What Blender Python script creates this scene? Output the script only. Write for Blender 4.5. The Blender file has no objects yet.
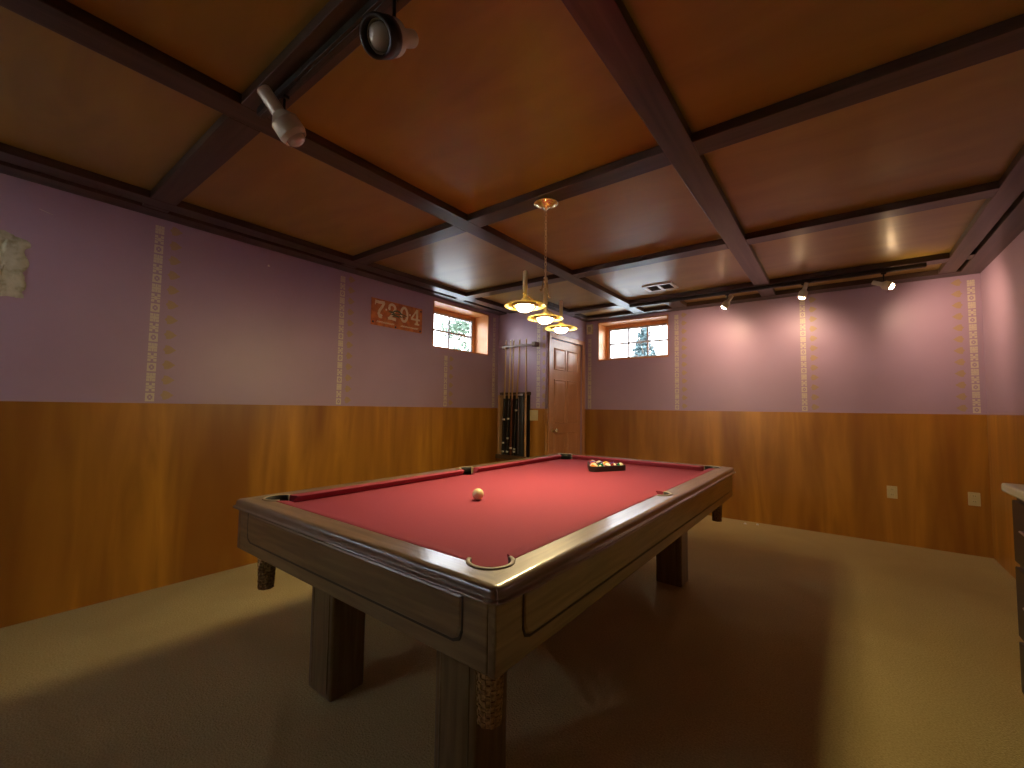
import bpy, bmesh, math, random
from mathutils import Vector, Matrix, Euler
random.seed(7)
S = bpy.context.scene
COL = S.collection
PI = math.pi

# ------------------------------------------------------------------ room dimensions (metres)
XL, XR, YB, YF = -3.6245, 1.0166, 5.4624, -1.75      # left, right, back, front walls
YC, XD = 4.42, -2.86                                  # alcove wall with the cues, wall with the door
ZB, ZC, ZW = 2.4725, 2.5175, 1.222                    # beam soffit, ceiling boards, wainscot top

# ------------------------------------------------------------------ helpers
class MB:
    """collects geometry into one mesh object"""
    def __init__(s): s.bm = bmesh.new(); s.mi = 0
    def v(s, p): return s.bm.verts.new(p)
    def face(s, ps, smooth=False):
        f = s.bm.faces.new([p if isinstance(p, bmesh.types.BMVert) else s.v(p) for p in ps])
        f.material_index = s.mi; f.smooth = smooth; return f
    def box(s, a, b):
        x0, y0, z0 = [min(a[i], b[i]) for i in range(3)]; x1, y1, z1 = [max(a[i], b[i]) for i in range(3)]
        P = [s.v(p) for p in ((x0,y0,z0),(x1,y0,z0),(x1,y1,z0),(x0,y1,z0),(x0,y0,z1),(x1,y0,z1),(x1,y1,z1),(x0,y1,z1))]
        for q in ((3,2,1,0),(4,5,6,7),(0,1,5,4),(1,2,6,5),(2,3,7,6),(3,0,4,7)): s.face([P[i] for i in q])
        return P
    def prism(s, poly, d, smooth=False):
        """poly: 3-D points, extruded by vector d"""
        d = Vector(d); A = [s.v(p) for p in poly]; B = [s.v(Vector(p) + d) for p in poly]
        s.face(A[::-1]); s.face(B); n = len(A)
        for i in range(n): s.face([A[i], A[(i+1) % n], B[(i+1) % n], B[i]], smooth)
    def lathe(s, prof, c=(0,0,0), n=32, M=None, smooth=True, cap=True):
        """prof: (r, z) list, spun about z, moved by matrix M then c"""
        M = M or Matrix(); c = Vector(c); R = []
        for r, z in prof:
            R.append([s.v(M @ Vector((r*math.cos(2*PI*k/n), r*math.sin(2*PI*k/n), z)) + c) for k in range(n)])
        for a, b in zip(R, R[1:]):
            for k in range(n):
                s.face([a[k], a[(k+1) % n], b[(k+1) % n], b[k]], smooth)
        if cap:
            if prof[0][0] > 1e-6: s.face(R[0][::-1])
            if prof[-1][0] > 1e-6: s.face(R[-1])
    def tube(s, pts, r, n=10, closed=False, smooth=True):
        pts = [Vector(p) for p in pts]; N = len(pts); rings = []
        rr = r if isinstance(r, (list, tuple)) else [r]*N
        up = None
        for i, p in enumerate(pts):
            if closed: t = pts[(i+1) % N] - pts[i-1]
            else: t = pts[min(i+1, N-1)] - pts[max(i-1, 0)]
            t.normalize()
            if up is None: up = t.orthogonal().normalized()
            up = (up - t*up.dot(t))
            up = up.normalized() if up.length > 1e-6 else t.orthogonal().normalized()
            w = t.cross(up)
            rings.append([s.v(p + (up*math.cos(2*PI*k/n) + w*math.sin(2*PI*k/n))*rr[i]) for k in range(n)])
        m = N if closed else N-1
        for i in range(m):
            a, b = rings[i], rings[(i+1) % N]
            for k in range(n): s.face([a[k], a[(k+1) % n], b[(k+1) % n], b[k]], smooth)
        if not closed: s.face(rings[0][::-1]); s.face(rings[-1])
    def sphere(s, c, r, seg=28, rings=16):
        prof = [(max(r*math.sin(PI*k/rings), 0), -r*math.cos(PI*k/rings)) for k in range(rings+1)]
        prof[0] = (1e-5, -r); prof[-1] = (1e-5, r)
        s.lathe(prof, c, seg, cap=False)
    def build(s, name, mats, parent=None, bevel=0, seg=2, loc=None):
        bmesh.ops.recalc_face_normals(s.bm, faces=s.bm.faces)
        me = bpy.data.meshes.new(name); s.bm.to_mesh(me); s.bm.free()
        for m in (mats if isinstance(mats, (list, tuple)) else [mats]): me.materials.append(m)
        o = bpy.data.objects.new(name, me); COL.objects.link(o)
        if parent is not None: o.parent = parent
        if loc is not None: o.location = loc
        if bevel:
            b = o.modifiers.new('Bevel', 'BEVEL'); b.width = bevel; b.segments = seg; b.limit_method = 'ANGLE'; b.angle_limit = math.radians(40)
            b.harden_normals = False
        return o

def tag(o, label, cat, group=None):
    o['label'] = label; o['category'] = cat
    if group: o['group'] = group
    return o
def struct(o): o['kind'] = 'structure'; return o
def thing(name, label, cat, loc=(0,0,0), rz=0, group=None):
    o = bpy.data.objects.new(name, None); COL.objects.link(o); o.empty_display_size = .1
    o.location = loc; o.rotation_euler = (0, 0, rz)
    return tag(o, label, cat, group)
def empty_struct(name, loc=(0,0,0)):
    o = bpy.data.objects.new(name, None); COL.objects.link(o); o.location = loc; return struct(o)
def boolean(o, cutters):
    for c in cutters:
        m = o.modifiers.new('Bool', 'BOOLEAN'); m.operation = 'DIFFERENCE'; m.solver = 'EXACT'; m.object = c
    bpy.context.view_layer.update()
    dg = bpy.context.evaluated_depsgraph_get()
    me = bpy.data.meshes.new_from_object(o.evaluated_get(dg))
    o.modifiers.clear(); o.data = me

# ------------------------------------------------------------------ materials
def nodes(name):
    m = bpy.data.materials.new(name); m.use_nodes = True
    nt = m.node_tree; return m, nt, nt.nodes['Principled BSDF']
def col4(c): return (c[0], c[1], c[2], 1)
def plain(name, c, rough=.5, metal=0, spec=.5, coat=0, emit=None, es=0, bump=0, bscale=80):
    m, nt, b = nodes(name)
    b.inputs['Base Color'].default_value = col4(c); b.inputs['Roughness'].default_value = rough
    b.inputs['Metallic'].default_value = metal; b.inputs['Specular IOR Level'].default_value = spec
    b.inputs['Coat Weight'].default_value = coat
    if emit: b.inputs['Emission Color'].default_value = col4(emit); b.inputs['Emission Strength'].default_value = es
    if bump:
        n = nt.nodes.new('ShaderNodeTexNoise'); n.inputs['Scale'].default_value = bscale; n.inputs['Detail'].default_value = 4
        tc = nt.nodes.new('ShaderNodeTexCoord'); nt.links.new(tc.outputs['Object'], n.inputs['Vector'])
        bp = nt.nodes.new('ShaderNodeBump'); bp.inputs['Strength'].default_value = bump; bp.inputs['Distance'].default_value = .01
        nt.links.new(n.outputs['Fac'], bp.inputs['Height']); nt.links.new(bp.outputs['Normal'], b.inputs['Normal'])
    return m
def mixed(name, cols, scale, rough=.4, coat=0, spec=.5, bump=.05, detail=6, dist=0, rough_var=0, second=None, coat_rough=.1, bdist=.004, lo=.3, hi=.7):
    """noise stretched by the vector scale, run through a colour ramp; optional broad second noise"""
    m, nt, b = nodes(name); L = nt.links
    tc = nt.nodes.new('ShaderNodeTexCoord'); mp = nt.nodes.new('ShaderNodeMapping'); mp.inputs['Scale'].default_value = scale
    L.new(tc.outputs['Object'], mp.inputs['Vector'])
    n = nt.nodes.new('ShaderNodeTexNoise'); n.inputs['Scale'].default_value = 1; n.inputs['Detail'].default_value = detail; n.inputs['Distortion'].default_value = dist
    L.new(mp.outputs['Vector'], n.inputs['Vector'])
    r = nt.nodes.new('ShaderNodeValToRGB'); e = r.color_ramp.elements
    e[0].position = lo; e[0].color = col4(cols[0]); e[1].position = hi; e[1].color = col4(cols[-1])
    for k, c in enumerate(cols[1:-1]):
        x = e.new(lo + (hi-lo)*(k+1)/(len(cols)-1)); x.color = col4(c)
    L.new(n.outputs['Fac'], r.inputs['Fac']); out = r.outputs['Color']
    if second:
        sc2, c2, f2 = second
        mp2 = nt.nodes.new('ShaderNodeMapping'); mp2.inputs['Scale'].default_value = sc2; L.new(tc.outputs['Object'], mp2.inputs['Vector'])
        n2 = nt.nodes.new('ShaderNodeTexNoise'); n2.inputs['Scale'].default_value = 1; n2.inputs['Detail'].default_value = 3; n2.inputs['Distortion'].default_value = .6
        L.new(mp2.outputs['Vector'], n2.inputs['Vector'])
        r2 = nt.nodes.new('ShaderNodeValToRGB'); r2.color_ramp.elements[0].position = .35; r2.color_ramp.elements[1].position = .65
        r2.color_ramp.elements[0].color = (0,0,0,1); r2.color_ramp.elements[1].color = (f2,f2,f2,1)
        L.new(n2.outputs['Fac'], r2.inputs['Fac'])
        mx = nt.nodes.new('ShaderNodeMix'); mx.data_type = 'RGBA'
        L.new(r2.outputs['Color'], mx.inputs[0]); L.new(out, mx.inputs[6]); mx.inputs[7].default_value = col4(c2); out = mx.outputs[2]
    L.new(out, b.inputs['Base Color'])
    b.inputs['Roughness'].default_value = rough; b.inputs['Coat Weight'].default_value = coat; b.inputs['Coat Roughness'].default_value = coat_rough
    b.inputs['Specular IOR Level'].default_value = spec
    if bump:
        bp = nt.nodes.new('ShaderNodeBump'); bp.inputs['Strength'].default_value = bump; bp.inputs['Distance'].default_value = bdist
        L.new(n.outputs['Fac'], bp.inputs['Height']); L.new(bp.outputs['Normal'], b.inputs['Normal'])
    return m

M = {}
M['paint']   = mixed('mauve wall paint', [(.385,.265,.345),(.42,.29,.375)], (2.2,2.2,2.2), rough=.42, bump=.03, bdist=.002, detail=8)
M['stencil'] = plain('cream stencil paint', (.62,.54,.40), .5)
M['leaf_st'] = plain('tan stencil paint', (.42,.29,.16), .5)
M['wains_x'] = mixed('orange plywood, grain upright', [(.36,.155,.014),(.48,.215,.021),(.58,.27,.030)], (5,5,.6), rough=.36, coat=.25, coat_rough=.2, bump=.04, dist=1.6, second=((3.0,3.0,.30),(.22,.075,.007),.85))
M['ceil']    = mixed('varnished ceiling plywood', [(.28,.185,.028),(.335,.225,.036),(.38,.26,.045)], (1.4,5,5), rough=.45, coat=.30, coat_rough=.28, bump=.14, dist=.8, second=((.9,1.2,1),(.27,.16,.026),.5), bdist=.014)
M['beam_x']  = mixed('dark stained beam, grain along x', [(.030,.017,.012),(.055,.032,.022),(.085,.052,.036)], (1.2,22,22), rough=.36, bump=.10, dist=.5)
M['beam_y']  = mixed('dark stained beam, grain along y', [(.030,.017,.012),(.055,.032,.022),(.085,.052,.036)], (22,1.2,22), rough=.36, bump=.10, dist=.5)
M['carpet']  = mixed('beige carpet', [(.34,.265,.115),(.455,.36,.16),(.55,.445,.21)], (140,140,140), rough=.95, spec=.1, bump=.6, detail=3, second=((1.3,1.3,1.3),(.36,.275,.12),.5), bdist=.012)
M['pine']    = mixed('orange pine window wood', [(.50,.20,.06),(.62,.28,.09)], (12,12,3), rough=.4, bump=.04)
M['doorw']   = mixed('orange brown door', [(.46,.22,.10),(.54,.27,.13)], (14,14,1.5), rough=.36, bump=.03)
M['white']   = plain('white window vinyl', (.75,.75,.74), .4)
M['sash']    = plain('grey white sash', (.42,.42,.46), .4)
M['plate']   = plain('ivory plastic', (.62,.53,.29), .4)
M['slot']    = plain('dark slot', (.03,.025,.02), .6)
M['felt']    = mixed('red billiard cloth', [(.27,.044,.072),(.305,.052,.085)], (300,300,300), rough=.9, spec=.15, bump=.15, detail=2, bdist=.001)
M['felt_hole'] = M['felt']
TW = [(.110,.068,.027),(.165,.106,.045),(.21,.138,.062)]
M['tw_x']    = mixed('walnut table wood, grain along x', TW, (3,45,45), rough=.42, coat=1.0, coat_rough=.20, bump=.04, dist=.6)
M['tw_y']    = mixed('walnut table wood, grain along y', TW, (45,3,45), rough=.42, coat=1.0, coat_rough=.20, bump=.04, dist=.6)
M['tw_z']    = mixed('walnut table wood, grain upright', TW, (40,40,3), rough=.36, coat=.2, coat_rough=.25, bump=.04, dist=.6)
M['tdark']   = plain('dark routed groove', (.025,.015,.008), .6)
M['liner']   = plain('tan grey pocket liner', (.30,.24,.17), .5)
M['black']   = plain('black rubber', (.012,.012,.012), .5)
M['leather'] = mixed('woven brown leather', [(.16,.09,.03),(.44,.29,.11)], (90,90,120), rough=.55, bump=.4, detail=1)
M['brass']   = plain('polished brass', (.85,.76,.42), .22, .85)
M['gold']    = plain('pale satin brass', (.80,.68,.38), .28, .25)
M['bronze']  = plain('dark bronze', (.16,.11,.05), .4, .6)
M['shade']   = None
M['ivory']   = plain('aged ivory ball', (.80,.68,.40), .12, coat=.6)
M['grey_wh'] = plain('aged cream lamp paint', (.56,.53,.40), .30, .2)
M['lampblk'] = plain('black lamp trim', (.015,.014,.012), .35)
M['reflect'] = plain('unlit bulb glass', (.45,.43,.33), .12, coat=1)
M['track']   = plain('dark brown track', (.022,.017,.013), .4)
M['sign']    = mixed('rust orange sign board', [(.40,.090,.018),(.68,.20,.035),(.74,.28,.06)], (16,16,16), rough=.65, bump=.1, second=((9,9,9),(.20,.06,.02),.45))
M['digit']   = mixed('worn cream paint', [(.75,.62,.36),(.90,.80,.54)], (25,25,25), rough=.6, bump=0)
M['green']   = plain('olive green paint', (.09,.10,.025), .6)
M['tack']    = plain('dark iron tack', (.03,.02,.015), .5)
M['plaster'] = mixed('bare rough plaster', [(.30,.29,.18),(.52,.52,.38),(.60,.60,.47)], (22,22,22), rough=.85, bump=.5, detail=3)
M['cuewood'] = mixed('maple cue shaft', [(.52,.33,.14),(.62,.42,.20)], (30,30,2), rough=.3, bump=0)
M['cuebutt'] = plain('dark lacquered butt', (.018,.020,.022), .25, coat=.5)
M['cuered']  = plain('reddish lacquered butt', (.13,.04,.02), .25, coat=.5)
M['ring']    = plain('white cue ring', (.75,.70,.58), .35)
M['casebk']  = plain('dark slate vinyl', (.022,.026,.030), .35, bump=.2, bscale=60)
M['rackw']   = mixed('brown rack wood', [(.075,.042,.020),(.12,.07,.035)], (20,20,20), rough=.4, bump=.03)
M['lightw']  = mixed('light rack wood', [(.40,.22,.09),(.48,.28,.12)], (25,25,3), rough=.4, bump=.03)
M['ctop']    = plain('pale stone worktop', (.36,.33,.25), .4, bump=.05)
M['cab']     = mixed('near black cabinet wood', [(.010,.007,.005),(.018,.012,.009)], (20,20,3), rough=.4, bump=.03)
M['steel']   = plain('brushed steel', (.55,.53,.50), .3, 1)
M['ventw']   = plain('cream enamel', (.62,.60,.48), .35)
M['paving']  = mixed('pale gravel', [(.40,.40,.38),(.54,.55,.52)], (30,30,30), rough=.9, bump=.3)
M['soil']    = mixed('bare soil', [(.045,.038,.030),(.075,.065,.05)], (6,6,6), rough=.95, bump=.3)
M['grass']   = mixed('lawn', [(.05,.09,.025),(.10,.15,.05)], (8,8,8), rough=.9, bump=.3)
M['needle']  = mixed('blue green needles', [(.03,.055,.058),(.06,.095,.10)], (5,5,5), rough=.7, bump=.2)
M['foliage'] = mixed('pale green leaves', [(.05,.085,.055),(.11,.15,.10)], (5,5,5), rough=.7, bump=.2)
M['bark']    = plain('grey bark', (.10,.085,.07), .9, bump=.4, bscale=20)

def glass(name, c=(1,1,1), rough=0):
    m, nt, b = nodes(name)
    b.inputs['Base Color'].default_value = col4(c); b.inputs['Roughness'].default_value = rough
    b.inputs['Transmission Weight'].default_value = 1; b.inputs['IOR'].default_value = 1.02
    return m
M['pane'] = glass('window glass')
def shade_mat():
    m, nt, b = nodes('amber glass shade'); L = nt.links
    b.inputs['Base Color'].default_value = (.93,.82,.36,1); b.inputs['Roughness'].default_value = .25
    tr = nt.nodes.new('ShaderNodeBsdfTranslucent'); tr.inputs['Color'].default_value = (.90,.78,.30,1)
    mx = nt.nodes.new('ShaderNodeMixShader'); mx.inputs[0].default_value = .35
    L.new(b.outputs[0], mx.inputs[1]); L.new(tr.outputs[0], mx.inputs[2])
    L.new(mx.outputs[0], nt.nodes['Material Output'].inputs['Surface'])
    return m
M['shade'] = shade_mat()
def emitter(name, c, s):
    m, nt, b = nodes(name)
    b.inputs['Base Color'].default_value = (.8,.8,.8,1)
    b.inputs['Emission Color'].default_value = col4(c); b.inputs['Emission Strength'].default_value = s
    return m
PEND_W, SPOT_W = 480.0, 170.0
SPOT_LAMP = 23.0
M['bowl'] = emitter('lit frosted bowl', (1,.77,.38), PEND_W)
M['lens'] = emitter('lit reflector bulb', (1,.66,.34), SPOT_W)

# ------------------------------------------------------------------ setting: floor, walls, ceiling
b = MB(); b.box((XL-.3, YF-.3, -.12), (XR+.3, YB+.3, 0)); struct(b.build('floor', M['carpet']))
b = MB(); b.box((XL-.42, YF-.3, ZC), (XR+.3, YB+.42, ZC+.2)); struct(b.build('ceiling', M['ceil']))

W1 = dict(y0=3.245, y1=4.212, z0=1.90, z1=2.440)      # left window opening
W2 = dict(x0=-2.675, x1=-1.700, z0=1.90, z1=2.440)    # back window opening
W3_FILL = dict(x0=-3.42, x1=-2.22, z0=1.90, z1=2.44)         # unseen window added behind the camera to light the near floor and table
W4_FILL = dict(y0=-1.45, y1=-.45, z0=1.90, z1=2.440)      # second left window, unseen, added behind the camera for more light
TH = .34

def stencil(mb, at, u, n, side=1, zlo=ZW+.01, zhi=ZB-.01, lw=True):
    """a column of painted lattice tiles and, beside it, a column of leaves; at = base point on the wall, u along the wall, n off it"""
    at, u, n = Vector(at), Vector(u), Vector(n); e = n*.0012
    P = lambda a, z: at + u*a + Vector((0,0,z)) + e
    pitch, w, h = .0665, .024, .028
    k = 0; z = zlo + .03
    while z + h < zhi:
        mb.mi = 1; c = z; kind = k % 3
        bars = [(-w,-h,-w+.017,-h+.018),(w-.017,-h,w,-h+.018),(-w,h-.018,-w+.017,h),(w-.017,h-.018,w,h)]
        if kind == 0: bars += [(-w+.017,-h,w-.017,-h+.010),(-w+.017,h-.010,w-.017,h),(-w,-h+.018,-w+.010,h-.018),(w-.010,-h+.018,w,h-.018),(-.004,-.006,.004,.006)]
        elif kind == 1: bars += [(-w+.017,-.012,w-.017,.012),(-w,-.005,-w+.017,.005),(w-.017,-.005,w,.005)]
        else: bars += [(-.005,-h,.005,-.008),(-.005,.008,.005,h),(-w,-.008,w,.008)]
        for x0,z0,x1,z1 in bars: mb.face([P(x0,c+z0),P(x1,c+z0),P(x1,c+z1),P(x0,c+z1)])
        z += pitch; k += 1
    if lw:
        mb.mi = 2; z = zlo + .045; o = side*.088
        pts = [(-.034,0),(-.022,-.014),(-.020,-.030),(-.004,-.030),(.012,-.022),(.028,-.008),(.040,.002),(.026,.010),(.012,.022),(-.004,.030),(-.020,.030),(-.022,.014)]
        while z + .03 < zhi:
            mb.face([P(o+a_*side, z+zz) for a_, zz in pts]); z += .103
    mb.mi = 0
PAINT = [M['paint'], M['stencil'], M['leaf_st']]

# left wall
b = MB(); w = W1
b.box((XL-TH, YF-.3, 0), (XL, W4_FILL['y0'], ZC)); b.box((XL-TH, W4_FILL['y1'], 0), (XL, w['y0'], ZC)); b.box((XL-TH, W4_FILL['y0'], 0), (XL, W4_FILL['y1'], W4_FILL['z0'])); b.box((XL-TH, W4_FILL['y0'], W4_FILL['z1']), (XL, W4_FILL['y1'], ZC)); b.box((XL-TH, w['y1'], 0), (XL, YB+TH, ZC))
b.box((XL-TH, w['y0'], 0), (XL, w['y1'], w['z0'])); b.box((XL-TH, w['y0'], w['z1']), (XL, w['y1'], ZC))
for y, lw in ((.79,1),(2.135,1),(4.325,0)): stencil(b, (XL,y,0), (0,1,0), (1,0,0), 1, lw=lw)
stencil(b, (XL,3.46,0), (0,1,0), (1,0,0), 1, zhi=W1['z0']-.02)
struct(b.build('wall_left', PAINT))
# alcove wall (cue rack) and door wall
DY0, DY1, DZ = 4.525, 5.335, 2.115
b = MB(); b.box((XL, YC, 0), (XD, YC+.12, ZC))
stencil(b, (-2.975,YC,0), (1,0,0), (0,-1,0), 1, lw=True)
struct(b.build('wall_alcove', PAINT))
b = MB(); b.box((XD-.12, YC+.12, 0), (XD, DY0, ZC)); b.box((XD-.12, DY1, 0), (XD, YB, ZC)); b.box((XD-.12, DY0, DZ), (XD, DY1, ZC))
struct(b.build('wall_door_side', M['paint']))
# back wall
b = MB(); w = W2
b.box((XD-.12, YB, 0), (w['x0'], YB+TH, ZC)); b.box((w['x1'], YB, 0), (XR+.3, YB+TH, ZC))
b.box((w['x0'], YB, 0), (w['x1'], YB+TH, w['z0'])); b.box((w['x0'], YB, w['z1']), (w['x1'], YB+TH, ZC))
for x, lw in ((-1.60,1),(-.292,1),(.955,1)): stencil(b, (x,YB,0), (1,0,0), (0,-1,0), 1 if x < .9 else -1, lw=lw)
stencil(b, (-2.80,YB,0), (1,0,0), (0,-1,0), 1, zhi=2.26, lw=False)
struct(b.build('wall_back', PAINT))
b = MB(); b.box((XR, YF-.3, 0), (XR+.3, YB, ZC)); struct(b.build('wall_right', M['paint']))
# front wall behind the camera, with a window added for fill light
b = MB(); w = W3_FILL
b.box((XL, YF-.25, 0), (w['x0'], YF, ZC)); b.box((w['x1'], YF-.25, 0), (XR, YF, ZC))
b.box((w['x0'], YF-.25, 0), (w['x1'], YF, w['z0'])); b.box((w['x0'], YF-.25, w['z1']), (w['x1'], YF, ZC))
struct(b.build('wall_front', M['paint']))

# wainscot boards, 5 mm plywood
tn = [0]
def trim(mb, mat, bevel=0):
    tn[0] += 1
    return struct(mb.build('trim_%d' % tn[0], mat, bevel=bevel))
T = .005
b = MB(); b.box((XL, YF, 0), (XL+T, YC, ZW)); trim(b, M['wains_x'])
b = MB(); b.box((XL+T, YC-T, 0), (XD, YC, ZW)); trim(b, M['wains_x'])
b = MB(); b.box((XD, YC+.01, 0), (XD+T, DY0-.06, ZW)); b.box((XD, DY1+.06, 0), (XD+T, YB, ZW)); trim(b, M['wains_x'])
b = MB(); b.box((XD+T, YB-T, 0), (XR, YB, ZW)); trim(b, M['wains_x'])
b = MB(); b.box((XR-T, YF, 0), (XR, YB-T, ZW)); trim(b, M['wains_x'])
# rounded corner bead where alcove meets the door wall
for z0, z1, m in ((0, ZW, M['wains_x']), (ZW, ZB, M['paint'])):
    b = MB(); b.lathe([(.016, z0), (.016, z1)], (XD+.004, YC+.002, 0), 20); trim(b, m)

# ceiling beams
BX = [(-3.44,-3.31),(-2.085,-1.955),(-.650,-.517),(.730,.842)]
BY = [(-2.02,-1.89),(-.64,-.51),(.665,.795),(2.035,2.165),(3.452,3.582),(4.800,4.930)]
BY = [v for v in BY if v[1] > YF]
WALLB = [(XL, -3.49), (.872, XR)]
def cut(lo, hi, cuts):
    out = []; a = lo
    for c0, c1 in cuts:
        if c1 <= lo or c0 >= hi: continue
        if c0 > a: out.append((a, c0))
        a = max(a, c1)
    if a < hi: out.append((a, hi))
    return out
for i, (x0, x1) in enumerate(BX):
    b = MB(); hi = 5.305
    if x0 < XD - .2: hi = YC
    b.box((x0, YF, ZB), (x1, hi, ZC+.002)); trim(b, M['beam_y'], .003)
for (y0, y1) in BY:
    b = MB(); lo = -3.49 if y1 < YC else XD
    for a, c in cut(lo, .872, BX): b.box((a, y0, ZB), (c, y1, ZC+.002))
    trim(b, M['beam_x'], .003)
b = MB(); b.box((XL, YF, ZB-.002), (-3.49, YC, ZC+.002)); trim(b, M['beam_y'], .003)
b = MB(); b.box((.872, YF, ZB-.002), (XR, YB, ZC+.002)); trim(b, M['beam_y'], .003)
b = MB(); b.box((XD, 5.305, ZB-.002), (.872, YB, ZC+.002)); trim(b, M['beam_x'], .003)
b = MB(); b.box((-3.31, YC-.10, ZB-.001), (XD+.1, YC, ZC+.002)); trim(b, M['beam_x'], .003)
b = MB(); b.box((XD, YC, ZB-.001), (XD+.1, 4.80, ZC+.002)); b.box((XD, 4.93, ZB-.001), (XD+.1, 5.305, ZC+.002)); trim(b, M['beam_y'], .003)
b = MB(); b.box((-1.60, 4.93, ZB-.001), (-1.43, 5.305, ZC+.002)); trim(b, M['beam_y'], .003)

# windows
def window(n, opening, depth, axis, frame_in, cols, rows, slide=None):
    """axis 'x': wall plane x=XL looking to -x ; axis 'y': wall plane y looking outwards. a,b along the wall"""
    a0, a1, z0, z1 = opening
    if axis == 'x': Pt = lambda a, d, z: (XL - d, a, z)
    elif axis == 'y': Pt = lambda a, d, z: (a, YB + d, z)
    else: Pt = lambda a, d, z: (a, YF - d, z)
    e = empty_struct('window_%d' % n, Pt((a0+a1)/2, 0, z0))
    off = -Vector(e.location)
    def bx(mb, A, B): mb.box(Vector(Pt(*A)) + off, Vector(Pt(*B)) + off)
    t = .016; d1 = depth
    mb = MB()      # wood lining of the deep reveal
    bx(mb, (a0, -.004, z0), (a0+t, d1, z1)); bx(mb, (a1-t, -.004, z0), (a1, d1, z1))
    bx(mb, (a0+t, -.004, z0), (a1-t, d1, z0+t)); bx(mb, (a0+t, -.004, z1-t), (a1-t, d1, z1))
    mb.build('reveal_lining', M['pine'], e, .002)
    f = .045; A0, A1, Z0, Z1 = a0+t, a1-t, z0+t, z1-t
    mb = MB()
    bx(mb, (A0, d1-.05, Z0), (A0+f, d1, Z1)); bx(mb, (A1-f, d1-.05, Z0), (A1, d1, Z1))
    bx(mb, (A0+f, d1-.05, Z0), (A1-f, d1, Z0+.022)); bx(mb, (A0+f, d1-.05, Z1-.05), (A1-f, d1, Z1))
    mb.build('window_frame', M['pine'], e, .003)
    A0 += f; A1 -= f; Z0 += .022; Z1 -= .05
    s = .022; mb = MB()
    bx(mb, (A0, d1-.04, Z0), (A0+s, d1-.01, Z1)); bx(mb, (A1-s, d1-.04, Z0), (A1, d1-.01, Z1))
    bx(mb, (A0+s, d1-.04, Z0), (A1-s, d1-.01, Z0+s)); bx(mb, (A0+s, d1-.04, Z1-s), (A1-s, d1-.01, Z1))
    g = .012
    for k in range(1, cols):
        a = A0+s + (A1-A0-2*s)*k/cols; bx(mb, (a-g, d1-.032, Z0+s), (a+g, d1-.018, Z1-s))
    for k in range(1, rows):
        z = Z0+s + (Z1-Z0-2*s)*k/rows
        for j in range(cols):
            u0 = A0+s + (A1-A0-2*s)*j/cols + (g if j else 0); u1 = A0+s + (A1-A0-2*s)*(j+1)/cols - (g if j < cols-1 else 0)
            bx(mb, (u0, d1-.032, z-g), (u1, d1-.018, z+g))
    sa = mb.build('sash', M['sash'], e, .002)
    mb = MB(); bx(mb, (A0+s, d1-.027, Z0+s), (A1-s, d1-.023, Z1-s)); mb.build('pane', M['pane'], e)
    return e
window(1, (W1['y0'], W1['y1'], W1['z0'], W1['z1']), .27, 'x', 0, 2, 2)
window(2, (W2['x0'], W2['x1'], W2['z0'], W2['z1']), .27, 'y', 0, 3, 2)
window(3, (W3_FILL['x0'], W3_FILL['x1'], W3_FILL['z0'], W3_FILL['z1']), .20, 'f', 0, 2, 1)  # added, out of view: daylight for the near floor and table front

window(4, (W4_FILL['y0'], W4_FILL['y1'], W4_FILL['z0'], W4_FILL['z1']), .27, 'x', 0, 2, 2)  # added, out of view: extra daylight from the left rear

# door in the side wall of the alcove
d = empty_struct('door_1', (XD, (DY0+DY1)/2, 0)); dc = Vector(d.location)
b = MB()
b.box(Vector((XD-.045, DY0+.006, .01))-dc, Vector((XD-.012, DY1-.006, DZ-.006))-dc)
b.build('door_slab', M['doorw'], d, .002)
pw = (DY1-DY0)
for r0, r1 in ((1.72, 2.00), (1.03, 1.60), (.20, .92)):
    for s0 in (.12, .53):
        ya, yb = DY0 + pw*s0, DY0 + pw*(s0+.35)
        b = MB()
        # moulded ring and raised field
        fx = XD-.012
        out = [(ya,r0),(yb,r0),(yb,r1),(ya,r1)]; ins = [(ya+.018,r0+.018),(yb-.018,r0+.018),(yb-.018,r1-.018),(ya+.018,r1-.018)]
        in2 = [(ya+.05,r0+.05),(yb-.05,r0+.05),(yb-.05,r1-.05),(ya+.05,r1-.05)]
        A = [b.v(Vector((fx+.001,y,z))-dc) for y,z in out]; A2 = [b.v(Vector((fx+.009,y+(.006 if y<(ya+yb)/2 else -.006),z+(.006 if z<(r0+r1)/2 else -.006)))-dc) for y,z in out]
        B = [b.v(Vector((fx+.0015,y,z))-dc) for y,z in ins]; C = [b.v(Vector((fx+.008,y,z))-dc) for y,z in in2]
        for P, Q in ((A,A2),(A2,B),(B,C)):
            for k in range(4): b.face([P[k],P[(k+1)%4],Q[(k+1)%4],Q[k]])
        b.face(C); b.build('door_panel', M['doorw'], d)
b = MB()
for ya, yb, za, zb in ((DY0-.062,DY0,0,DZ+.062),(DY1,DY1+.062,0,DZ+.062),(DY0,DY1,DZ,DZ+.062)):
    b.box(Vector((XD+.0005,ya,za))-dc, Vector((XD+.018,yb,zb))-dc)
b.build('casing', M['doorw'], d, .004)
b = MB(); My = Matrix.Rotation(PI/2, 4, 'Y')
b.lathe([(.026,0),(.026,.006),(.010,.010),(.010,.035),(.026,.045),(.029,.060),(.020,.072),(1e-4,.075)], (-.012, DY0+.075-dc.y, .95), 20, My)
b.build('door_knob', M['brass'], d)

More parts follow.
